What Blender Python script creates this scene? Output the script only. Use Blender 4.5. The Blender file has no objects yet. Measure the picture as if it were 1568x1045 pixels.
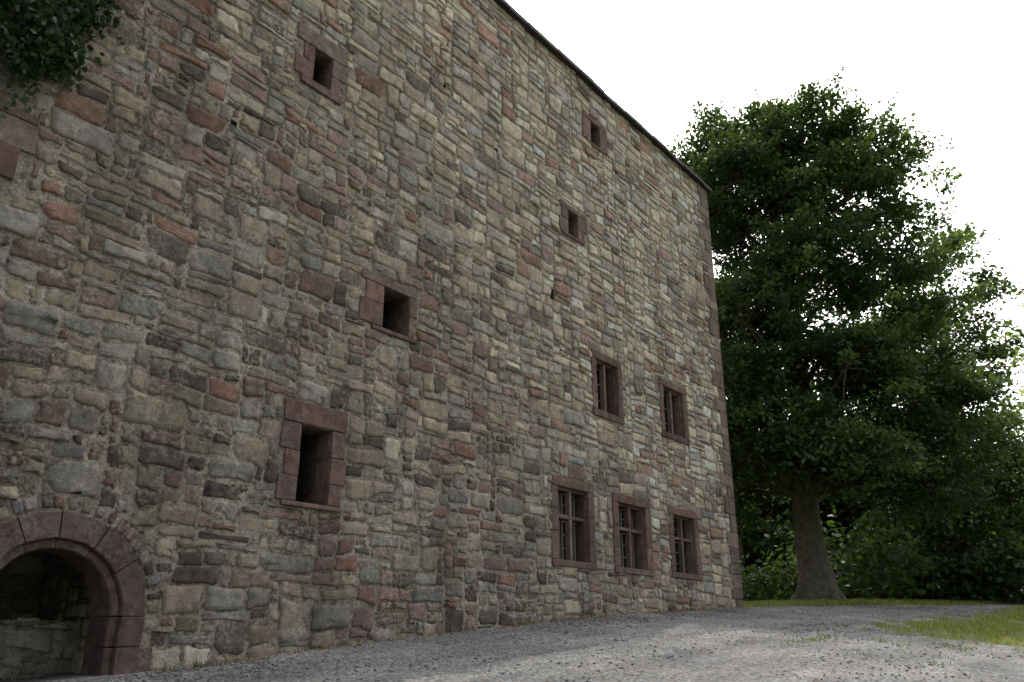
import bpy, bmesh, math, random
import numpy as np
from mathutils import Vector, Matrix, noise
random.seed(7); rng=np.random.default_rng(11)
scene=bpy.context.scene; COL=scene.collection
TOP=11.33; UE=18.6; U0=-4.0

# ---------------------------------------------------------------- helpers
def link(o,parent=None):
    COL.objects.link(o)
    if parent is not None: o.parent=parent
    return o
def empty(name,loc=(0,0,0)):
    e=bpy.data.objects.new(name,None); e.location=loc; e.empty_display_size=.5
    COL.objects.link(e); return e
def mesh_obj(name,verts,faces,mat,parent=None,cols=None,smooth=False,attr='col'):
    me=bpy.data.meshes.new(name); me.from_pydata([tuple(v) for v in verts],[],faces)
    if cols is not None:
        a=me.color_attributes.new(attr,'FLOAT_COLOR','POINT')
        c=np.ones((len(verts),4),dtype=np.float32); c[:,:3]=np.array(cols); a.data.foreach_set('color',c.ravel())
    if smooth: me.polygons.foreach_set('use_smooth',[True]*len(me.polygons))
    me.materials.append(mat); me.update()
    return link(bpy.data.objects.new(name,me),parent)
def nz(x,y,z=0.): return noise.noise(Vector((x,y,z)))
def sm(a,b,x):
    t=max(0,min(1,(x-a)/(b-a))); return t*t*(3-2*t)

class NT:
    def __init__(s,name):
        s.m=bpy.data.materials.new(name); s.m.use_nodes=True; s.t=s.m.node_tree
        s.b=s.t.nodes['Principled BSDF']; s.out=s.t.nodes['Material Output']
    def n(s,typ,**k):
        x=s.t.nodes.new(typ)
        for a,b in k.items():
            if a in x.inputs.keys(): x.inputs[a].default_value=b
            else: setattr(x,a,b)
        return x
    def l(s,a,b): s.t.links.new(a,b)
    def noise(s,co,scale,detail=4,rough=.6):
        x=s.n('ShaderNodeTexNoise'); x.inputs['Scale'].default_value=scale; x.inputs['Detail'].default_value=detail; x.inputs['Roughness'].default_value=rough
        s.l(co,x.inputs['Vector']); return x.outputs['Fac']
    def scaled(s,co,v):
        x=s.n('ShaderNodeVectorMath',operation='MULTIPLY'); s.l(co,x.inputs[0]); x.inputs[1].default_value=v; return x.outputs[0]
    def ramp(s,f,p):
        x=s.n('ShaderNodeValToRGB'); e=x.color_ramp.elements
        while len(e)<len(p): e.new(.5)
        for i,(q,c) in enumerate(p):
            e[i].position=q; e[i].color=(c,c,c,1) if not isinstance(c,tuple) else (*c,1)
        s.l(f,x.inputs['Fac']); return x.outputs['Color']
    def mix(s,f,a,b,mode='MIX'):
        x=s.n('ShaderNodeMix',data_type='RGBA',blend_type=mode)
        for v,i in ((f,0),(a,6),(b,7)):
            if hasattr(v,'links'): s.l(v,x.inputs[i])
            else: x.inputs[i].default_value=v if i==0 else (*v,1)
        return x.outputs[2]
    def math(s,op,a,b=0.):
        x=s.n('ShaderNodeMath',operation=op)
        for v,i in ((a,0),(b,1)):
            if hasattr(v,'links'): s.l(v,x.inputs[i])
            else: x.inputs[i].default_value=v
        return x.outputs[0]
    def bump(s,h,strength,dist):
        x=s.n('ShaderNodeBump'); x.inputs['Strength'].default_value=strength; x.inputs['Distance'].default_value=dist
        s.l(h,x.inputs['Height']); s.l(x.outputs[0],s.b.inputs['Normal'])

# ---------------------------------------------------------------- materials
def stain(k,g,c,amt=.76):
    st=k.noise(k.scaled(g,(1.6,1.6,.28)),1.0,6,.7)
    return k.mix(1.,c,k.ramp(st,[(.36,amt),(.56,1.08)]),'MULTIPLY')
def stone_mat(name='weathered_sandstone',lime=1.,dark=1.):
    k=NT(name); g=k.n('ShaderNodeNewGeometry').outputs['Position']
    a=k.n('ShaderNodeAttribute',attribute_name='col').outputs['Color']
    n1=k.noise(g,8,7,.7); n2=k.noise(g,55,4,.75); n3=k.noise(g,1.1,5,.6); n4=k.noise(g,20,6,.75)
    c=k.mix(1.,a,k.ramp(n1,[(.3,.55),(.7,1.4)]),'MULTIPLY')
    c=k.mix(1.,c,k.ramp(n2,[(.3,.70),(.7,1.28)]),'MULTIPLY')
    f=k.math('MULTIPLY',k.ramp(n3,[(.44,.08*lime),(.64,.75*lime)]),k.ramp(n4,[(.47,0.),(.61,1.)]))
    c=k.mix(f,c,(.42,.385,.325))
    f2=k.math('MULTIPLY',k.ramp(k.noise(g,2.6,7,.75),[(.53,0.),(.64,.75*dark)]),k.ramp(n1,[(.35,.3),(.6,1.)]))
    c=k.mix(f2,c,(.105,.09,.077))
    c=stain(k,g,c)
    k.l(c,k.b.inputs['Base Color']); k.b.inputs['Roughness'].default_value=.95
    k.b.inputs['Specular IOR Level'].default_value=.12
    h=k.math('ADD',k.math('MULTIPLY',n4,1.0),k.math('MULTIPLY',n2,.6))
    k.bump(h,1.,.028); return k.m
def mortar_mat():
    k=NT('lime_mortar'); g=k.n('ShaderNodeNewGeometry').outputs['Position']
    n1=k.noise(g,.9,6,.65); n2=k.noise(g,30,6,.75); n3=k.noise(g,9,5,.7)
    c=k.mix(k.ramp(n1,[(.38,0.),(.62,1.)]),(.20,.17,.135),(.41,.365,.30))
    c=k.mix(1.,c,k.ramp(n2,[(.35,.5),(.6,1.25)]),'MULTIPLY')
    c=k.mix(1.,c,k.ramp(n3,[(.36,.35),(.53,1.1)]),'MULTIPLY')
    c=stain(k,g,c)
    k.l(c,k.b.inputs['Base Color']); k.b.inputs['Roughness'].default_value=1; k.b.inputs['Specular IOR Level'].default_value=.1
    k.bump(n2,1.,.05); return k.m
def plain(name,col,rough=.8,spec=.3,nscale=20,amt=.35,bump=.006,metal=0):
    k=NT(name); g=k.n('ShaderNodeNewGeometry').outputs['Position']
    n=k.noise(g,nscale,5,.65)
    c=k.mix(1.,col,k.ramp(n,[(.25,1-amt),(.75,1+amt)]),'MULTIPLY')
    k.l(c,k.b.inputs['Base Color']); k.b.inputs['Roughness'].default_value=rough; k.b.inputs['Specular IOR Level'].default_value=spec; k.b.inputs['Metallic'].default_value=metal
    k.bump(n,.5,bump); return k.m
def leaf_mat(name,trans=.4):
    k=NT(name)
    a=k.n('ShaderNodeAttribute',attribute_name='col').outputs['Color']
    k.l(a,k.b.inputs['Base Color']); k.b.inputs['Roughness'].default_value=.55; k.b.inputs['Specular IOR Level'].default_value=.25
    tr=k.n('ShaderNodeBsdfTranslucent'); c=k.mix(1.,a,(1.5,1.65,.7),'MULTIPLY'); k.l(c,tr.inputs['Color'])
    mx=k.n('ShaderNodeMixShader'); mx.inputs[0].default_value=trans
    k.l(k.b.outputs[0],mx.inputs[1]); k.l(tr.outputs[0],mx.inputs[2]); k.l(mx.outputs[0],k.out.inputs['Surface']); return k.m
STONE=stone_mat(); MORTAR=mortar_mat(); REDSTONE=stone_mat('red_sandstone',.4,1.)
DARK=plain('interior_shade',(.012,.011,.010),1,.0)
GLASS=plain('old_window_glass',(.010,.011,.012),.25,.2,3,.3,.01)
WOOD=plain('weathered_window_wood',(.24,.22,.20),.7,.2,40)
SLATE=plain('dark_roof_slate',(.035,.033,.034),.7,.3,12)
BARK=plain('beech_bark',(.11,.10,.08),.9,.1,6,.5,.04)
LEAF=leaf_mat('broad_leaves',.42); IVYM=leaf_mat('ivy_leaves',.15); GRASSM=leaf_mat('grass_blades',.4)

# ---------------------------------------------------------------- terrain
KU=[-300,-60,-20,0,4.5,7.76,10.96,14.5,18.6,24,30,36,50,80,400]
KZ=[-6,-4,-2.1,-.66,-.30,-.01,.25,.47,.66,.92,1.14,1.33,1.5,1.6,1.6]
def base(u):
    return (np.interp(u,KU,KZ)+np.interp(u-1.2,KU,KZ)+np.interp(u+1.2,KU,KZ))/3
def gz(u,y):
    c=np.interp(u,[0,12,20,30,45],[.105,.10,.085,.06,.02])
    return base(u)+c*np.clip(y,-22,0)
def grassd(u,y):
    d1=min(u-18.9, y+(u-18.6)*.22+.1)
    edge=-4.0+.35*math.sin(u*.45) if u<26 else -4.0
    d2=min((u-13.9-.5*(y+6))*.5, edge-y)
    d3=y-12; d4=-13-y; d5=(u-46); d6=y if u>19 else -9
    return max(d1,d2,d3,d4,d5,d6)
def build_ground():
    xs=np.concatenate([[-400,-200,-100,-60,-40],np.linspace(-30,62,231),[70,85,110,160,250,400]])
    ys=np.concatenate([[-400,-200,-100,-60,-40,-30],np.linspace(-22,22,111),[30,45,70,120,200,400]])
    V=[];A=[]
    for y in ys:
        for x in xs:
            z=float(gz(x,y))+.025*nz(x*.9,y*.9,3)+.012*nz(x*3,y*3,5)
            V.append((x,y,z)); d=grassd(x,y); A.append((max(0,min(1,.5+d*.25)),)*3)
    nx=len(xs); F=[(j*nx+i,j*nx+i+1,(j+1)*nx+i+1,(j+1)*nx+i) for j in range(len(ys)-1) for i in range(nx-1)]
    k=NT('gravel_and_grass_ground'); g=k.n('ShaderNodeNewGeometry').outputs['Position']
    a=k.n('ShaderNodeAttribute',attribute_name='col').outputs['Color']
    n1=k.noise(g,.9,5,.6); n2=k.noise(g,22,5,.75); n3=k.noise(g,3,6,.7)
    tk=k.noise(k.scaled(g,(.22,1.5,1)),1.,5,.65)
    vo=k.n('ShaderNodeTexVoronoi'); vo.inputs['Scale'].default_value=28; k.l(g,vo.inputs['Vector'])
    st=k.ramp(vo.outputs['Color'],[(.1,.55),(.9,1.4)])
    gr=k.mix(k.ramp(n1,[(.35,0.),(.65,1.)]),(.14,.141,.143),(.20,.196,.19))
    gr=k.mix(1.,gr,k.ramp(tk,[(.35,.72),(.62,1.15)]),'MULTIPLY')
    gr=k.mix(1.,gr,st,'MULTIPLY'); gr=k.mix(1.,gr,k.ramp(n2,[(.3,.7),(.7,1.25)]),'MULTIPLY')
    gr=k.mix(k.ramp(n3,[(.58,0.),(.74,.45)]),gr,(.15,.125,.095))
    gs=k.mix(k.ramp(n3,[(.35,0.),(.65,1.)]),(.06,.08,.025),(.14,.14,.06))
    f=k.math('ADD',a,k.math('MULTIPLY',k.math('SUBTRACT',n3,.5),.9))
    f=k.math('ADD',f,k.math('MULTIPLY',k.math('SUBTRACT',n2,.5),.3))
    f=k.ramp(f,[(.48,0.),(.58,1.)])
    k.l(k.mix(f,gr,gs),k.b.inputs['Base Color']); k.b.inputs['Roughness'].default_value=1; k.b.inputs['Specular IOR Level'].default_value=.1
    k.bump(k.math('ADD',k.math('MULTIPLY',vo.outputs['Distance'],-.7),n2),.9,.03)
    mesh_obj('ground',V,F,k.m,cols=A,smooth=True)
build_ground()

# ---------------------------------------------------------------- masonry
BLD=empty('stone_castle_building')
#  name: (opening u0,u1,v0,v1, surround u0,u1,v0,v1)
WIN={'A':(6.10,6.58,1.51,2.43, 5.82,6.82,1.45,2.70),
 'B':(7.30,7.80,4.03,4.64, 6.87,7.96,3.96,4.76),
 'C':(5.78,6.09,7.18,7.72, 5.47,6.33,7.06,7.97),
 'D':(12.90,13.25,9.87,10.40, 12.60,13.56,9.82,10.52),
 'E':(11.95,12.30,7.33,7.86, 11.66,12.62,7.28,7.97),
 'F1':(12.78,13.56,4.03,5.03, 12.62,13.72,3.90,5.18),
 'F2':(15.43,16.33,4.11,5.12, 15.26,16.50,3.98,5.27),
 'G1':(11.43,12.36,1.22,2.42, 11.25,12.54,1.11,2.59),
 'G2':(13.37,14.37,1.22,2.38, 13.18,14.56,1.11,2.54),
 'G3':(15.51,16.45,1.25,2.39, 15.32,16.64,1.14,2.55),
 'L':(1.55,2.10,4.10,4.75, 1.35,2.64,4.00,4.85)}
HOLES=[(11.32,11.45,5.78,6.0),(4.66,4.75,5.87,5.96),(8.35,8.43,8.6,8.7),(9.7,9.8,8.05,8.13)]
AU,AV,AR,ARO=3.55,.20,.575,.90
C=.057
PAL=dict(tan=(.385,.32,.245),brown=(.31,.255,.20),grey=(.30,.28,.25),purple=(.235,.158,.14),red=(.25,.15,.117),dark=(.125,.102,.09),pale=(.47,.415,.34),blue=(.245,.237,.225))
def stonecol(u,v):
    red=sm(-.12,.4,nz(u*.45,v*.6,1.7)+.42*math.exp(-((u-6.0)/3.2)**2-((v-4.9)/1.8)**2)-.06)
    light=sm(-.2,1.,(u-6)/12+(v-4)/9)  # paler toward upper right: veiling haze painted into stone colour, plus lighter weathered stone
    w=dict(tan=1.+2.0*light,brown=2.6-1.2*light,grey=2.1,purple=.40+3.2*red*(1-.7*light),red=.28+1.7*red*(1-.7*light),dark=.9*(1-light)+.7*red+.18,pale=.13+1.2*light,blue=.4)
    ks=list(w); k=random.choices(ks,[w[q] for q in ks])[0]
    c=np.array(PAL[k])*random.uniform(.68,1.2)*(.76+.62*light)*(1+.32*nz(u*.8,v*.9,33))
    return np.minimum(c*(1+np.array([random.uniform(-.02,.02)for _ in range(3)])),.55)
def sizes(u,v):
    b=sm(-.1,.5,nz(u*.3,v*.4,9)+.5*math.exp(-((u-6.5)/2.2)**2-((v-6.3)/.9)**2))
    r=random.random()
    if r<.05+.20*b: return random.randint(7,12),random.randint(4,6)
    if r>.72: return random.randint(2,5),random.randint(2,3)
    if r>.64: return random.randint(7,13),1+(random.random()<.6)
    return random.randint(4,10),random.choice((2,3,3,3,4,4))
class Geo:
    def __init__(s): s.V=[];s.F=[];s.K=[]
def rounded(cs,gap):
    cx=sum(p[0] for p in cs)/4; cy=sum(p[1] for p in cs)/4
    w=max(.02,(cs[1][0]-cs[0][0]+cs[2][0]-cs[3][0])/2); h=max(.02,(cs[3][1]-cs[0][1]+cs[2][1]-cs[1][1])/2)
    sx=max(.3,(w-2*gap)/w); sy=max(.3,(h-2*gap)/h)
    q=[(cx+(p[0]-cx)*sx,cy+(p[1]-cy)*sy) for p in cs]
    out=[]; m=min(w,h); j=min(.024,m*.17); R=random.choice((.2,.32,.55))
    for i in range(4):
        a=q[i];b=q[(i+1)%4]; L=math.hypot(b[0]-a[0],b[1]-a[1])
        t=min(.3,random.uniform(.04,R)*m/L); t2=min(.3,random.uniform(.04,R)*m/L)
        for s in (t,random.uniform(.3,.45),random.uniform(.55,.7),1-t2):
            o=0 if s in (t,1-t2) else random.uniform(-.3,1)*j
            ax,ay=b[0]-a[0],b[1]-a[1]; nx,ny=-ay/L,ax/L
            out.append((a[0]+ax*s+nx*o,a[1]+ay*s+ny*o))
    return out,cx,cy,m
def add_stone(G,cs,tf,col):
    gap=random.choice((random.uniform(.004,.012),random.uniform(.007,.020)))
    P,cx,cy,m=rounded(cs,gap); n=len(P); b=len(G.V)
    p=random.choice((random.uniform(.003,.012),random.uniform(.008,.028)))
    tx,ty=random.uniform(-.035,.035),random.uniform(-.06,.06)
    ins=random.uniform(.004,.012)
    for (ri,d,jit) in ((0,-.012,0),(1,p*.8,.0015),(2,p+.002,.0045)):
        for x,y in P:
            L=math.hypot(x-cx,y-cy); r=1 if ri==0 else (1-ins/max(L,.02) if ri==1 else .62)
            X=cx+(x-cx)*r;Y=cy+(y-cy)*r
            G.V.append(tf(X,Y,d+(tx*(X-cx)+ty*(Y-cy) if d>0 else 0)+random.uniform(-jit,jit)))
    G.V.append(tf(cx,cy,p+.002))
    G.K+= [col*.75]*n+[col]*(2*n+1)
    for r in range(2):
        for i in range(n):
            j=(i+1)%n; G.F.append((b+r*n+i,b+r*n+j,b+(r+1)*n+j,b+(r+1)*n+i))
    for i in range(n): G.F.append((b+2*n+i,b+2*n+(i+1)%n,b+3*n))
def masonry(G,u0,u1,v0,v1,tf,blocked,colf,sizef,seed=0):
    W=int(round((u1-u0)/C));H=int(round((v1-v0)/C)); occ=np.zeros((H,W),bool)
    for j in range(H):
        for i in range(W):
            if blocked(u0+(i+.5)*C,v0+(j+.5)*C): occ[j,i]=True
    ju=rng.uniform(-.026,.026,(H+1,W+1)); jv=rng.uniform(-.025,.025,(H+1,W+1))
    top=np.full(W,-1)
    def node(i,j):
        u=u0+i*C;v=v0+j*C
        wv=.06*nz(u*.55,v*.7,20+seed)+.055*nz(u*1.9,v*1.9,30+seed); wu=.05*nz(u*1.3,v*1.9,40+seed)
        return (u+ju[j,i]+wu*(1 if 0<i<W else 0), v+jv[j,i]+wv)
    n=0
    for j in range(H):
        i=0
        while i<W:
            if occ[j,i]: i+=1; continue
            run=0
            while i+run<W and not occ[j,i+run] and run<20: run+=1
            w,h=sizef(u0+i*C,v0+j*C)
            if i>0 and top[i-1]>j+1 and random.random()<.45: h=min(7,max(2,top[i-1]-j))
            if w>run: w=run
            if run-w<2 and run<=14: w=run
            if w<=2: h=min(h,4)
            while w/h<.6 and h>1: h-=1
            hh=1
            while hh<h and j+hh<H and not occ[j+hh,i:i+w].any(): hh+=1
            h=hh
            occ[j:j+h,i:i+w]=True; top[i:i+w]=j+h
            cs=[node(i,j),node(i+w,j),node(i+w,j+h),node(i,j+h)]
            add_stone(G,cs,tf,colf(u0+i*C,v0+j*C)); n+=1
            i+=w
    return n
QU=[]
v=-.6;k=0
while v<TOP-.02:
    h=random.uniform(.22,.42); w=.56 if k%2 else .34
    w+=random.uniform(-.06,.08); h=min(h,TOP-v); QU.append((UE-w,UE,v,v+h)); v+=h;k+=1
def blk_front(u,v):
    for o in WIN.values():
        if o[4]<u<o[5] and o[6]<v<o[7]: return True
    for o in HOLES:
        if o[0]<u<o[1] and o[2]<v<o[3]: return True
    if math.hypot(u-AU,v-AV)<1.04 and v>AV-.1: return True
    if AU-1.0<u<AU+1.0 and v<=AV: return True
    for q in QU:
        if q[0]<u and q[2]<v<=q[3]: return True
    return False
front=lambda u,v,d:(u,-d,v)
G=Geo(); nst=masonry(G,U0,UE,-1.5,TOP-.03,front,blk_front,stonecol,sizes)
for i in range(24):
    a0=math.pi*(i/24)+random.uniform(-.02,.02);a1=math.pi*((i+1)/24)+random.uniform(-.02,.02); r0=.92+random.uniform(0,.02);r1=1.04+random.uniform(-.03,.04)
    P=[(AU+r*math.cos(a),AV+r*math.sin(a)) for r,a in ((r0,a0+.022),(r1,a0+.022),(r1,a1-.022),(r0,a1-.022))]
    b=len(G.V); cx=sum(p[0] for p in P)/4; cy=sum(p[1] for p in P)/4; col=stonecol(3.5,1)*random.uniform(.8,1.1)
    for s,d in ((1,-.01),(.93,.014),(.6,.017)):
        for p in P: G.V.append(front(cx+(p[0]-cx)*s,cy+(p[1]-cy)*s,d)); G.K.append(col)
    for r in range(2):
        for q in range(4): G.F.append((b+r*4+q,b+r*4+(q+1)%4,b+r*4+4+(q+1)%4,b+r*4+4+q))
    G.F.append((b+8,b+9,b+10,b+11))
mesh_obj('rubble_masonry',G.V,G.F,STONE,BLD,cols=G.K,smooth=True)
G2=Geo()
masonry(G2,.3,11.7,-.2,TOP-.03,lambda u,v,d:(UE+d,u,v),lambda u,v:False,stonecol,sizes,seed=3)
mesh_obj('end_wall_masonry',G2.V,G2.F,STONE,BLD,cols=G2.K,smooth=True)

def core():
    us={U0,UE-.01};vs={-1.5,TOP-.05}; rects=[(o[0],o[1],o[2],o[3]) for o in WIN.values()]+HOLES
    ar=(AU-1.0,AU+1.0,-1.5,AV+1.0); AH=AR+.12
    allr=rects+[ar]
    for r in allr: us|={r[0],r[1]};vs|={r[2],r[3]}
    us=sorted(us);vs=sorted(vs);V=[];F=[]
    for a,b in zip(us,us[1:]):
        for c,d in zip(vs,vs[1:]):
            m=((a+b)/2,(c+d)/2)
            if any(r[0]<m[0]<r[1] and r[2]<m[1]<r[3] for r in allr): continue
            n=len(V); V+=[(a,0,c),(b,0,c),(b,0,d),(a,0,d)];F.append((n,n+1,n+2,n+3))
    def q(*p):
        n=len(V);V.extend([(x,0,z) for x,z in p]);F.append(tuple(range(n,n+len(p))))
    q((ar[0],-1.5),(AU-AH,-1.5),(AU-AH,AV),(ar[0],AV)); q((AU+AH,-1.5),(ar[1],-1.5),(ar[1],AV),(AU+AH,AV))
    N=32
    for i in range(N):
        a0=math.pi*i/N;a1=math.pi*(i+1)/N
        def outp(a):
            c,s=math.cos(a),math.sin(a);t=min(1/max(abs(c),1e-6),1/max(s,1e-6));return (AU+c*t,AV+s*t)
        q((AU+AH*math.cos(a0),AV+AH*math.sin(a0)),outp(a0),outp(a1),(AU+AH*math.cos(a1),AV+AH*math.sin(a1)))
    def w(p): 
        n=len(V);V.extend(p);F.append((n,n+1,n+2,n+3))
    x=UE-.01
    w([(x,0,-1.5),(x,12,-1.5),(x,12,TOP-.05),(x,0,TOP-.05)]); w([(x,12,-1.5),(U0,12,-1.5),(U0,12,TOP-.05),(x,12,TOP-.05)]); w([(U0,12,-1.5),(U0,0,-1.5),(U0,0,TOP-.05),(U0,12,TOP-.05)])
    mesh_obj('mortar_wall_core',V,F,MORTAR,BLD)
    V2=[];F2=[];K2=[];VD=[];FD=[]
    for nm,o in list(WIN.items())+[('h',h) for h in HOLES]:
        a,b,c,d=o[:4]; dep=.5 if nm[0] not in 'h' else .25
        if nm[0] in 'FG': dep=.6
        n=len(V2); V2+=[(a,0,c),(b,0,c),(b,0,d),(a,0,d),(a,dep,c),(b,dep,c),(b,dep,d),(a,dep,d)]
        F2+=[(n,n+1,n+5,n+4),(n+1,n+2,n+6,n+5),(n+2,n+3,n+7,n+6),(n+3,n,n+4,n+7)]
        K2+=[(.15,.11,.10)]*4+[(.04,.032,.03)]*4  # recess shade painted in: colour falls to near black at the back
        n=len(VD); VD+=[(a,dep,c),(b,dep,c),(b,dep,d),(a,dep,d)];FD.append((n,n+1,n+2,n+3))
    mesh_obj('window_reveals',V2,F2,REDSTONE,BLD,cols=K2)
    mesh_obj('opening_shade_sheets',VD,FD,DARK,BLD)  # near-black sheets at the recess backs stand in for interior shade
core()

# ---------------------------------------------------------------- dressed red sandstone blocks
BM=Geo()
RED=[(.158,.096,.084),(.14,.09,.081),(.18,.112,.094),(.12,.08,.074),(.165,.117,.102)]
def block(u0,u1,v0,v1,d0,d1,col=None,bev=.010,G=BM,irr=.014):
    col=np.array(col if col is not None else random.choice(RED))*random.uniform(.8,1.2)
    bm=bmesh.new(); bmesh.ops.create_cube(bm,size=1)
    for v in bm.verts:
        v.co=Vector(((u0+u1)/2+v.co.x*(u1-u0),(d0+d1)/2+v.co.y*(d1-d0),(v0+v1)/2+v.co.z*(v1-v0)))
    bmesh.ops.bevel(bm,geom=bm.edges[:],offset=min(bev,(u1-u0)*.2,(v1-v0)*.2),segments=2,affect='EDGES',profile=.5)
    b=len(G.V); bm.verts.index_update()
    for v in bm.verts:
        c=v.co
        G.V.append((c.x+irr*nz(c.x*9,c.z*9,1+c.y*3),c.y+irr*.5*nz(c.x*7,c.z*7,5),c.z+irr*nz(c.x*9,c.z*9,9+c.y*3))); G.K.append(col)
    for f in bm.faces: G.F.append(tuple(b+v.index for v in f.verts))
    bm.free()
g=.006
def surround(o,pr=.035,stag=True,nj=2,sill=True):
    a,b,c,d,A,B,Cc,D=o; f=-pr; bk=.26
    ph=random.uniform
    block(A+ph(0,.03),B-ph(0,.03),d+g,D,f,bk)
    if sill: block(max(A,a-.2),min(B,b+.2),Cc,c-g,f-.012,bk)
    for side in (0,1):
        n=nj; z=c
        hs=np.array([ph(.8,1.2) for _ in range(n)]);hs=hs/hs.sum()*(d-c)
        for i in range(n):
            full=(i+side)%2==0 or not stag
            if side==0: x0=(A if full else A+(a-A)*ph(.15,.4)); block(x0,a-0,z+g/2,z+hs[i]-g/2,f+ph(-.004,.004),bk)
            else: x1=(B if full else B-(B-b)*ph(.15,.4)); block(b,x1,z+g/2,z+hs[i]-g/2,f+ph(-.004,.004),bk)
            z+=hs[i]
surround(WIN['A'],.026,nj=3); surround(WIN['B'],.024,nj=2); surround(WIN['C'],.024,nj=2)
surround(WIN['D'],.022,nj=1,stag=False); surround(WIN['E'],.022,nj=2); surround(WIN['L'],.024,nj=2)
GL=Geo();WD=Geo()
def wbar(u0,u1,v0,v1,y0,y1): block(u0,u1,v0,v1,y0,y1,col=(.2,.2,.2),bev=.003,G=WD,irr=0)
for nm in ('F1','F2','G1','G2','G3'):
    o=WIN[nm]; a,b,c,d=o[:4]; surround(o,.024,stag=False,nj=3)
    m=(a+b)/2; mw=.035
    for x0,x1 in ((a,a+.03),(b-.03,b)): block(x0,x1,c,d,.06,.2)
    block(a+.031,b-.031,d-.035,d,.06,.2)
    tr=None
    if nm[0]=='G':
        tr=c+(d-c)*.60
        block(a+.031,m-mw-.001,tr-.03,tr+.03,.055,.15); block(m+mw+.001,b-.031,tr-.03,tr+.03,.055,.15)
    block(m-mw,m+mw,c,d-.036,.045,.15)
    n=len(GL.V)
    GL.V+=[(a,.30,c),(b,.30,c),(b,.30,d),(a,.30,d)];GL.F.append((n,n+1,n+2,n+3))
    for (x0,x1) in ((a+.031,m-mw),(m+mw,b-.031)):
        spans=[(c,d-.036)] if tr is None else [(c,tr-.03),(tr+.03,d-.036)]
        for z0,z1 in spans:
            t=.018
            wbar(x0,x0+t,z0,z1,.255,.29);wbar(x1-t,x1,z0,z1,.255,.29)
            wbar(x0+t+.001,x1-t-.001,z0,z0+t,.257,.29);wbar(x0+t+.001,x1-t-.001,z1-t,z1,.257,.29)
            nb=2 if z1-z0<.6 else 3
            for q in range(1,nb): zz=z0+(z1-z0)*q/nb; wbar(x0+t+.001,x1-t-.001,zz-.006,zz+.006,.265,.285)
mesh_obj('window_glass',GL.V,GL.F,GLASS,BLD)
mesh_obj('window_casements',WD.V,WD.F,WOOD,BLD)
wa=Geo()
block(6.105,6.145,1.52,2.42,.2,.24,col=(.12,.11,.1),G=wa,irr=0); block(6.30,6.33,1.52,2.42,.3,.33,col=(.1,.1,.1),G=wa,irr=0)
mesh_obj('window_bars',wa.V,wa.F,WOOD,BLD)
for i,(a,b,c,d) in enumerate(QU):
    col=random.choice([(.165,.12,.108),(.14,.106,.096),(.18,.137,.12),(.22,.17,.143)])
    wy=.30 if (b-a)>.46 else .52
    block(a+.006,b+.035,c+.004,d-.004,-.03,wy,col=col,bev=.014,irr=.018)
def vouss(r0,r1,a0,a1,y0,y1):
    col=np.array(random.choice([(.13,.083,.075),(.11,.075,.069),(.145,.095,.086)]))*random.uniform(.8,1.2)
    N=6;b=len(BM.V);e=.010
    for k in range(N+1):
        a=a0+(a1-a0)*k/N
        for r,y in ((r0,y1),(r0,y0+e),(r0+e,y0),(r1-e,y0),(r1,y0+e),(r1,y1)):
            r+=.014*nz(a*4,r*7,4)
            BM.V.append((AU+r*math.cos(a),y+.010*nz(a*5,r*9),AV+r*math.sin(a)));BM.K.append(col)
    for k in range(N):
        for q in range(5): BM.F.append((b+k*6+q,b+k*6+q+1,b+(k+1)*6+q+1,b+(k+1)*6+q))
    BM.F.append(tuple(b+q for q in range(6))[::-1]);BM.F.append(tuple(b+N*6+q for q in range(6)))
angs=[0,.62,1.10,1.62,2.05,2.60,math.pi]
for a0,a1 in zip(angs,angs[1:]): vouss(AR+.085,ARO+random.uniform(-.02,.015),a0+.008,a1-.008,-.03+random.uniform(-.008,.008),.4); vouss(AR,AR+.083,a0+.006,a1-.006,.025,.4)
for s in (1,-1):
    z=-1.4
    for h in (.55,.5,.27,.28):
        x0,x1=AU+s*(AR+.085),AU+s*(ARO+random.choice([0,.12])); block(min(x0,x1),max(x0,x1),z+.003,z+h-.003,-.03,.4,col=(.13,.085,.078))
        x0,x1=AU+s*AR,AU+s*(AR+.083); block(min(x0,x1),max(x0,x1),z+.003,z+h-.003,.025,.4,col=(.115,.076,.071)); z+=h
mesh_obj('dressed_sandstone_surrounds',BM.V,BM.F,REDSTONE,BLD,cols=BM.K)
RG=Geo()
masonry(RG,2.3,4.9,-1.2,.32,lambda u,v,d:(u,1.0-d,v),lambda u,v:v>.13+.14*nz(u*3,0,0)+.05,lambda u,v:np.array([.32,.31,.25])*random.uniform(.6,1.2),sizes,5)
masonry(RG,2.3,4.9,-1.2,1.3,lambda u,v,d:(u,2.0-d,v),lambda u,v:False,lambda u,v:np.array([.36,.33,.29])*random.uniform(.7,1.2),sizes,6)
masonry(RG,.4,2.0,-1.2,1.3,lambda u,v,d:(4.32-d,2.4-u,v),lambda u,v:False,lambda u,v:np.array([.34,.30,.26])*random.uniform(.7,1.2),sizes,7)
masonry(RG,.4,2.0,-1.2,1.3,lambda u,v,d:(2.8+d,u,v),lambda u,v:False,lambda u,v:np.array([.34,.30,.26])*random.uniform(.7,1.2),sizes,8)
mesh_obj('doorway_recess_masonry',RG.V,RG.F,STONE,BLD,cols=RG.K,smooth=True)
V=[(2.79,.4,-1.3),(4.33,.4,-1.3),(4.33,2.01,-1.3),(2.79,2.01,-1.3),(2.79,.4,1.25),(4.33,.4,1.25),(4.33,2.01,1.25),(2.79,2.01,1.25)]
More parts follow.
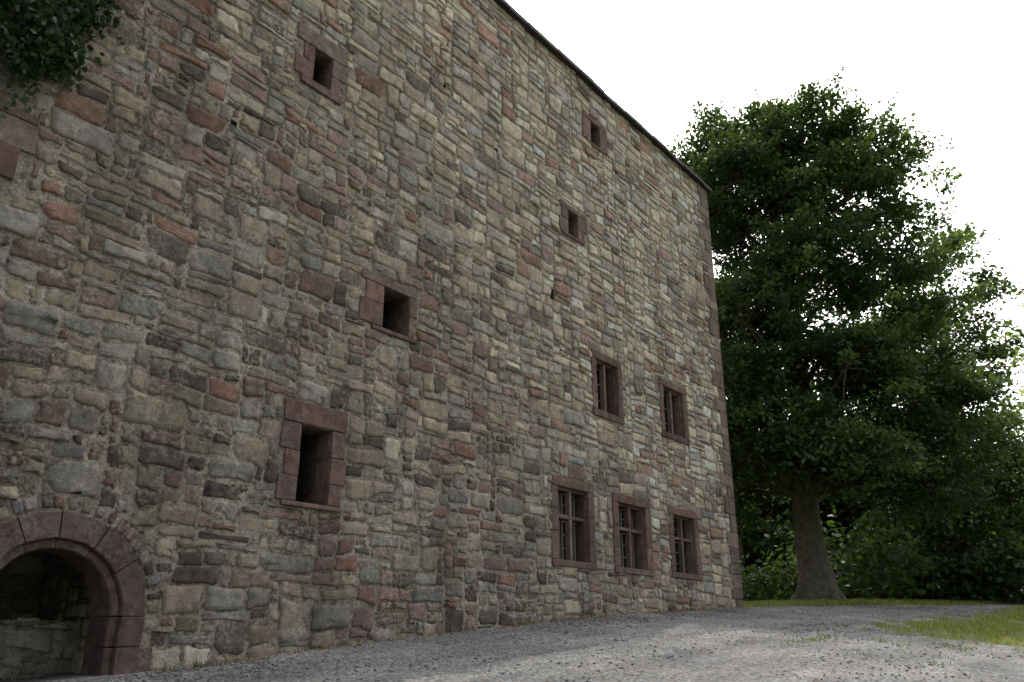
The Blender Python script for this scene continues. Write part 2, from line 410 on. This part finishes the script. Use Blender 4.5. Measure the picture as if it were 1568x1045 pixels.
mesh_obj('doorway_recess_core',V+[(2.79,1.01,-1.2),(4.33,1.01,-1.2),(4.33,1.01,.17),(2.79,1.01,.17),(4.33,1.4,.17),(2.79,1.4,.17)],[(0,3,7,4),(1,5,6,2),(3,2,6,7),(4,5,6,7),(8,9,10,11),(11,10,12,13)],MORTAR,BLD)
RV=[];RF=[]
def rbox(x0,x1,y0,y1,z0,z1):
    n=len(RV);RV.extend([(x0,y0,z0),(x1,y0,z0),(x1,y1,z0),(x0,y1,z0),(x0,y0,z1),(x1,y0,z1),(x1,y1,z1),(x0,y1,z1)])
    RF.extend([(n,n+3,n+2,n+1),(n+4,n+5,n+6,n+7),(n,n+1,n+5,n+4),(n+1,n+2,n+6,n+5),(n+2,n+3,n+7,n+6),(n+3,n,n+4,n+7)])
x=9.55
while x<UE+.1:
    w=random.uniform(.35,.6); x1=min(x+w,UE+.14); dz=random.uniform(-.012,.012)
    rbox(x+.004,x1-.004,-.13+random.uniform(-.015,.015),.35,TOP-.045+dz,TOP+.035+dz); x=x1
x=U0
while x<9.54:
    x1=min(x+random.uniform(.35,.6),9.54); rbox(x+.004,x1-.004,-.03,.35,TOP-.12,TOP-.05+random.uniform(-.01,.01)); x=x1
n=len(RV); RV+=[(U0,.3,TOP-.06),(UE+.14,.3,TOP+.03),(UE+.14,6,TOP+1.5),(U0,6,TOP+1.5),(UE+.14,12,TOP),(U0,12,TOP)]
RF+=[(n,n+1,n+2,n+3),(n+3,n+2,n+4,n+5),(n+1,n+4,n+2),(n,n+3,n+5)]
mesh_obj('slate_roof',RV,RF,SLATE,BLD)

# ---------------------------------------------------------------- foliage
def leaves_mesh(name,cent,size,col,mat,parent,up=.35,elong=1.5):
    n=len(cent); cent=np.asarray(cent)
    nrm=rng.normal(size=(n,3)); nrm[:,2]=np.abs(nrm[:,2])+up; nrm/=np.linalg.norm(nrm,axis=1)[:,None]
    t=rng.normal(size=(n,3)); t-=nrm*(t*nrm).sum(1)[:,None]; t/=np.linalg.norm(t,axis=1)[:,None]
    b=np.cross(nrm,t); s=(size*rng.uniform(.6,1.3,n))[:,None]
    t=t*s*.5*elong; b=b*s*.5
    V=np.empty((n,4,3)); V[:,0]=cent-t;V[:,1]=cent+b+nrm*s*.12;V[:,2]=cent+t;V[:,3]=cent-b+nrm*s*.12
    me=bpy.data.meshes.new(name); me.vertices.add(n*4); me.vertices.foreach_set('co',V.astype(np.float32).ravel())
    me.loops.add(n*4); me.loops.foreach_set('vertex_index',np.arange(n*4,dtype=np.int32))
    me.polygons.add(n); me.polygons.foreach_set('loop_start',np.arange(0,n*4,4,dtype=np.int32)); me.polygons.foreach_set('loop_total',np.full(n,4,dtype=np.int32))
    me.update(calc_edges=True)
    a=me.color_attributes.new('col','FLOAT_COLOR','POINT'); c=np.ones((n,4,4),dtype=np.float32); c[:,:,:3]=np.asarray(col)[:,None,:]
    a.data.foreach_set('color',c.ravel()); me.materials.append(mat); me.validate()
    return link(bpy.data.objects.new(name,me),parent)
def tube(G,pts,rad,n=8):
    b0=len(G.V)
    for k,(p,r) in enumerate(zip(pts,rad)):
        d=(pts[min(k+1,len(pts)-1)]-pts[max(k-1,0)]).normalized()
        s=d.cross(Vector((.3,.9,.1))).normalized(); t=d.cross(s)
        for i in range(n):
            a=2*math.pi*i/n; rr=r*(1+.08*nz(i*1.7,k*.6,r*9)); G.V.append(tuple(p+s*math.cos(a)*rr+t*math.sin(a)*rr))
    for k in range(len(pts)-1):
        for i in range(n):
            j=(i+1)%n; G.F.append((b0+k*n+i,b0+k*n+j,b0+(k+1)*n+j,b0+(k+1)*n+i))
def tree(name,bx,by,lobes,ztop,dens,nleaf,lsize,pal,seed,tr=.5,csize=(.4,.85),flare=1.5):
    """lobes: (lateral,z,radius[,depth])"""
    random.seed(seed); bz=float(gz(bx,by))-.1; E=empty(name,(bx,by,bz))
    az=math.atan2(by+8,bx); R=np.array([math.sin(az),-math.cos(az),0]); D=np.array([math.cos(az),math.sin(az),0])
    G=Geo(); N=20; hh=ztop*.9; pts=[];rad=[]
    for k in range(N+1):
        t=k/N; z=hh*t; pts.append(Vector((.4*nz(t*4,seed,1)*min(1,t*3),.4*nz(t*4,seed,5)*min(1,t*3),z)))
        rad.append(tr*(1-t)**.8+.03+tr*(flare-1)*math.exp(-z/.6))
    tube(G,pts,rad,14)
    for i in range(8):
        a=i*.8+random.uniform(-.2,.2); d=Vector((math.cos(a),math.sin(a),0)); f=random.uniform(.85,1.25)
        tube(G,[Vector((0,0,1.5))+d*tr*.62,Vector((0,0,.55))+d*tr*1.0,Vector((0,0,.15))+d*tr*1.5*f,Vector((0,0,-.15))+d*tr*2.2*f],[tr*.32,tr*.34,tr*.26,tr*.12],7)
    P=[];K=[]
    for lo in lobes:
        l,z,r=lo[:3]; dd=lo[3] if len(lo)>3 else random.uniform(-1.2,1.2)
        c0=R*l+D*dd+np.array([0,0,z]); lb=random.uniform(.72,1.2)
        z0=max(3.6,z-abs(l)*.5-r*.5-.8) if ztop>18 else max(2.4,z-abs(l)*.5-r*.5-.8); tt=min(.97,z0/hh); p0=pts[int(round(tt*N))]; p1=Vector(c0)
        mid=p0.lerp(p1,.5)+Vector((0,0,.12*(p1-p0).length)); rr=.04+.17*tr*(1-tt*.8)
        tube(G,[p0,p0.lerp(mid,.5),mid,p1],[rr,rr*.8,rr*.55,.03],7)
        nc=int(dens*r*r)
        for c in range(nc):
            v=rng.normal(size=3); v/=np.linalg.norm(v)
            if v[2]<-.3 and random.random()<.6: v[2]*=-1
            rad_=r*random.uniform(.45,1.06)**.6*(1+.22*nz(v[0]*2+l,v[1]*2+z,v[2]*2+seed)*1.7)
            cen=c0+v*rad_*np.array([1,1,.85])
            cs=random.uniform(*csize); m=int(nleaf*cs*cs)
            q=rng.normal(size=(m,3))*np.array([cs,cs,cs*.36])*.52; q[:,2]-=.22*(q[:,0]**2+q[:,1]**2)/cs
            P.append(q+cen); base_=np.array(random.choice(pal))*random.uniform(.6,1.35)*lb
            K.append(base_[None,:]*rng.uniform(.75,1.3,(m,1)))
            if c%4==0:
                pe=Vector(cen); tube(G,[p1,p1.lerp(pe,.5)+Vector((0,0,.08*r)),pe],[.035,.022,.008],4)
            if c%4==0:
                t_=rng.normal(size=(int(m*.4),1))*.3+.6; dv=v*np.array([1,1,.7])
                P.append(cen+dv*cs*(.5+t_)+rng.normal(size=(len(t_),3))*.09); K.append(base_[None,:]*rng.uniform(.8,1.4,(len(t_),1)))
    mesh_obj('trunk_and_limbs',G.V,G.F,BARK,E,smooth=True)
    P=np.concatenate(P);K=np.concatenate(K)
    leaves_mesh('crown_foliage',P,lsize,K,LEAF,E)
    return len(P)
DK=[(.044,.068,.027),(.052,.078,.030),(.038,.059,.027),(.062,.089,.032)]
MD=[(.075,.11,.034),(.09,.125,.04),(.06,.095,.03)]
LT=[(.17,.21,.10),(.15,.19,.085),(.19,.22,.11)]  # pale greens for the far trees, distance haze mixed into leaf colour
L1=[(-.5,16.6,1.8),(1.4,16.3,1.7),(-2.1,15.6,1.6),(3.1,15.4,1.3),(.4,14.6,2.1),(-2.9,14.3,1.5),(4.1,14.3,1.3),(2.4,13.2,1.7),(-2.7,12.3,1.8),(.1,12.4,2.2),(4.0,11.9,1.3),
 (-2.9,10.0,1.9),(3.1,9.8,1.7),(.3,9.6,2.3),(-3.1,7.4,1.9),(4.4,8.4,1.2),(.2,7.0,2.3),(2.9,6.4,1.9),(-2.8,5.0,1.6),(3.8,4.4,1.7),(.6,4.9,1.8,2.),(1.8,4.1,1.3,-1.6),(-1.4,4.3,1.4,1.5),(4.9,6.0,1.3),(-1,13.8,1.6,-2),(1.2,10.8,1.6,-2.2),(-1.2,8.4,1.7,-2.4),(1.5,6.6,1.6,-2.8),
 (-.6,4.9,1.5,-2.8),(-2.6,3.6,1.4,-1.),(.6,4.1,1.3,-3.2),(-1.8,6.3,1.5,-2.6),(3.4,3.0,1.2,-1.2),(-.8,3.9,1.0,-3.2),(-3.3,3.2,1.3,1.5),(1.9,3.7,1.1,-3.)]
nl=tree('beech_tree',26.6,.95,L1,18.6,17,260,.108,DK,3,tr=.44)
L2=[(1.3,13.4,1.0),(-.3,12.2,1.4),(2.0,12.2,.9),(-1.6,10.6,1.5),(1.0,10.6,1.4),(2.0,9.0,.9),(-2.2,8.6,1.8),(.2,8.0,1.8),(2.0,6.2,1.1),(-2.4,5.8,2.0),(.4,5.2,2.0),(2.0,3.9,1.3),(-1.5,3.4,1.7),(.8,3.0,1.3,-1),(-.6,1.9,1.1,-1.5),(1.2,1.6,1.0,-1.6),(-2.2,1.6,1.1,-1)]
nl+=tree('deciduous_tree',35.3,-1.9,L2,14.0,14,180,.13,DK+MD,5,tr=.28)
L3=[(.5,12.4,1.1),(-1.,11.0,1.3),(1.6,10.6,1.3),(-.2,9.0,1.5),(2.,8.3,1.4),(-1.8,7.8,1.5),(.4,6.6,1.8),(2.,5.4,1.6),(-1.6,5.2,1.7),(.4,3.6,1.8)]
nl+=tree('deciduous_tree.001',42,-5.4,L3,13.2,9,75,.15,LT,8,tr=.26)
random.seed(21)
P=[];K=[]
for c in range(1420):
    low=700<c<=1150
    az=math.radians(random.uniform(-12,34)); d=random.uniform(38,54)
    if c>1150: az=math.radians(random.uniform(14,27)); d=random.uniform(40,50)
    u=d*math.cos(az);y=-8+d*math.sin(az); deg=math.degrees(az)
    H=6.0+3*nz(az*9,0,2)+ (d-36)*.13+(2.5 if deg>15 else 0)
    if deg<7.5: H*=.62
    z=random.random()**.8*H if not low else random.uniform(0,2.6)
    if c>1150: z=random.uniform(0,7)
    cs=random.uniform(.8,1.5); m=int(60*cs*cs)
    q=rng.normal(size=(m,3))*np.array([cs,cs,cs*.6])*.55
    P.append(q+np.array([u,y,float(gz(u,y))+z]))
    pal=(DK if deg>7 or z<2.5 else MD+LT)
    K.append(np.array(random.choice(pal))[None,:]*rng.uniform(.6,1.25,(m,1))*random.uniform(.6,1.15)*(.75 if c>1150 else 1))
P=np.concatenate(P);K=np.concatenate(K)
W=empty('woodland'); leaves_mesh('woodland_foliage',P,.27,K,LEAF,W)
G=Geo()
for c in range(26):
    az=math.radians(random.uniform(-10,32)); d=random.uniform(38,52);u=d*math.cos(az);y=-8+d*math.sin(az);z=float(gz(u,y))-.1
    tube(G,[Vector((u,y,z)),Vector((u+.1,y,z+2)),Vector((u,y+.2,z+4.5))],[.2,.15,.05],7)
mesh_obj('woodland_trunks',G.V,G.F,BARK,W,smooth=True)
P=[];K=[]
for c in range(380):
    if c<200: u=random.uniform(29,38);y=random.uniform(-1.0,16)
    elif c<330: u=random.uniform(36,46);y=random.uniform(-10,4)
    else: u=random.uniform(32,35);y=random.uniform(-4.2,.5)
    z=random.uniform(0,2.3)*(.75+.5*nz(u*.6,y*.6))*(1 if c<330 else .55); cs=random.uniform(.4,.85);m=int(130*cs*cs)
    q=rng.normal(size=(m,3))*cs*.5; P.append(q+np.array([u,y,float(gz(u,y))+z+.15])); K.append(np.array(random.choice(DK))[None,:]*rng.uniform(.5,1.2,(m,1)))
P=np.concatenate(P);K=np.concatenate(K); leaves_mesh('shrubbery',P,.17,K,LEAF,None)
P=[];K=[]
random.seed(5)
for c in range(420):
    u=random.uniform(1.2,3.15); lo=5.15+.9*max(0,u-2.4)+.45*nz(u*3,2,2)+.6*sm(2.75,3.1,u)
    v_=random.uniform(lo,7.7)
    if u>2.9+.35*nz(v_*2,1,1)+ (v_-5.6)*.12: continue
    m=16; q=rng.normal(size=(m,3))*np.array([.09,.05,.09]); dep=.05+.12*random.random()*(1+nz(u*2,v_*2))
    P.append(q+np.array([u,-dep-.05,v_])); K.append(np.array((.022,.042,.016))[None,:]*rng.uniform(.6,1.5,(m,1)))
for c in range(11):
    u=random.uniform(2.0,2.95); v_=random.uniform(5.2,5.6)+.9*max(0,u-2.4)
    for k in range(random.randint(8,24)):
        P.append(np.array([[u+.03*math.sin(k*.7)+random.gauss(0,.02),-.08-random.random()*.05,v_-.035*k]])); K.append(np.array([(.025,.05,.016)])*random.uniform(.7,1.5))
P=np.concatenate(P);P[:,1]=np.minimum(P[:,1],-.03);K=np.concatenate(K); leaves_mesh('ivy_plant',P,.065,K,IVYM,None,up=0,elong=1.15)

# ---------------------------------------------------------------- grass blades, weeds and pebbles
def blades(name,pos,h,col,w=.006):
    n=len(pos); pos=np.asarray(pos); a=rng.uniform(0,2*math.pi,n); H=h*rng.uniform(.5,1.4,n); ln=rng.uniform(.1,.7,n)*H
    d=np.stack([np.cos(a),np.sin(a),np.zeros(n)],1); s=np.stack([-np.sin(a),np.cos(a),np.zeros(n)],1)*w
    V=np.empty((n,4,3)); V[:,0]=pos-s;V[:,1]=pos+s
    V[:,2]=pos+s*.4+d*ln[:,None]+np.array([0,0,1])*H[:,None]; V[:,3]=pos-s*.4+d*ln[:,None]+np.array([0,0,1])*H[:,None]
    me=bpy.data.meshes.new(name); me.from_pydata(V.reshape(-1,3).tolist(),[],np.arange(n*4).reshape(-1,4).tolist())
    at=me.color_attributes.new('col','FLOAT_COLOR','POINT'); c=np.ones((n,4,4),dtype=np.float32); c[:,:,:3]=np.asarray(col)[:,None,:]; at.data.foreach_set('color',c.ravel())
    me.materials.append(GRASSM); return link(bpy.data.objects.new(name,me))
pos=[];col=[];hh=[]
while len(pos)<54000:
    if random.random()<.6: u=random.uniform(12.2,30);y=random.uniform(-9,-3.3)
    else: u=random.uniform(18.8,34);y=random.uniform(-5,4)
    d=grassd(u,y)+1.2*nz(u*1.3,y*1.3,7)+.7*nz(u*4,y*4,2)
    if d<0.15 or y<-9 : continue
    if nz(u*2,y*2,11)<-.08 and y<-3: continue
    if y>0 and 0<u<UE: continue
    pos.append((u,y,float(gz(u,y))-.01)); t=random.random()
    c=np.array((.12,.155,.04)) if t<.6 else np.array((.25,.23,.10)); col.append(c*random.uniform(.6,1.3)); hh.append(.06 if y<-3 else .10)
for c in range(60):
    u0=random.uniform(11,19);y0=random.uniform(-5.5,-3.2)
    for k in range(random.randint(10,40)):
        u=u0+random.gauss(0,.12);y=y0+random.gauss(0,.08); pos.append((u,y,float(gz(u,y))-.01)); col.append(np.array((.11,.15,.04))*random.uniform(.6,1.3)); hh.append(.04)
blades('grass',pos,np.array(hh),col)
pos=[];col=[];hh=[]
for c in range(110):
    u=random.uniform(4.6,UE) if c<70 else random.uniform(7,19); y=-.05-abs(random.gauss(0,.06)); dry=random.random()<.65 or 6.5<u<8.5
    for k in range(random.randint(5,20)):
        uu=u+random.gauss(0,.07);yy=y-abs(random.gauss(0,.03)); pos.append((uu,yy,float(gz(uu,yy))-.01))
        col.append(np.array((.20,.135,.065) if dry else (.07,.095,.035))*random.uniform(.6,1.3)); hh.append(random.uniform(.03,.075))
blades('wall_foot_weeds',pos,np.array(hh),col,w=.005)
ic=bmesh.new(); bmesh.ops.create_icosphere(ic,subdivisions=1,radius=1); iv=np.array([v.co[:] for v in ic.verts]); ifc=[tuple(v.index for v in f.verts) for f in ic.faces]; ic.free()
V=[];F=[];K=[]
for c in range(9000):
    t=random.random()
    if t<.35: u=random.uniform(4,19);y=-abs(random.gauss(0,.5))-.05
    else: u=random.uniform(4,26);y=random.uniform(-8,-.2)
    if grassd(u,y)>.3: continue
    r=random.uniform(.006,.018)*(1.6 if random.random()<.05 else 1); z=float(gz(u,y)); b=len(V)
    s=np.array([random.uniform(.7,1.3),random.uniform(.7,1.3),.6])*r
    V.extend((iv*s*(1+.2*rng.normal(size=(len(iv),1)))+np.array([u,y,z+.004])).tolist()); F.extend([tuple(b+q for q in f) for f in ifc]); K+= [np.array((.21,.20,.19))*random.uniform(.6,1.3)]*len(iv)
mesh_obj('gravel_stones',V,F,STONE,None,cols=K)

# ---------------------------------------------------------------- light, world, camera
EL=math.radians(56);AZ=math.radians(14)
s=Vector((math.cos(EL)*math.cos(AZ),math.cos(EL)*math.sin(AZ),math.sin(EL)))
L=bpy.data.lights.new('sun','SUN'); L.energy=3.6; L.angle=math.radians(.8); L.color=(1,.95,.87)
so=link(bpy.data.objects.new('sun',L)); so.rotation_euler=s.to_track_quat('Z','Y').to_euler(); so.location=(20,10,30)
w=bpy.data.worlds.new('World'); scene.world=w; w.use_nodes=True; nt=w.node_tree
bg=nt.nodes['Background']; sky=nt.nodes.new('ShaderNodeTexSky'); sky.sky_type='NISHITA'; sky.sun_disc=False
sky.sun_elevation=EL; sky.sun_rotation=math.radians(90)-AZ; sky.air_density=1.6; sky.dust_density=6; sky.ozone_density=1
bw=nt.nodes.new('ShaderNodeRGBToBW'); mx=nt.nodes.new('ShaderNodeMix'); mx.data_type='RGBA'; mx.inputs[0].default_value=.75
nt.links.new(sky.outputs[0],bw.inputs[0]); nt.links.new(sky.outputs[0],mx.inputs[6]); nt.links.new(bw.outputs[0],mx.inputs[7])
gn=nt.nodes.new('ShaderNodeMix'); gn.data_type='RGBA'; gn.blend_type='MULTIPLY'; gn.inputs[0].default_value=1; gn.inputs[7].default_value=(2.5,2.5,2.5,1)
nt.links.new(mx.outputs[2],gn.inputs[6])
nt.links.new(gn.outputs[2],bg.inputs['Color']); bg.inputs['Strength'].default_value=.15
cd=bpy.data.cameras.new('camera'); cd.sensor_width=36; cd.lens=1271/1568*36; cd.clip_end=2000; cd.clip_start=.1
cam=link(bpy.data.objects.new('camera',cd)); cam.location=(0,-8,0); cam.rotation_euler=(math.pi/2+.3443,-.0,-.9061)
scene.camera=cam
scene.view_settings.view_transform='Standard'; scene.view_settings.look='None'; scene.view_settings.exposure=0
print('leaves',nl,'stones',nst)
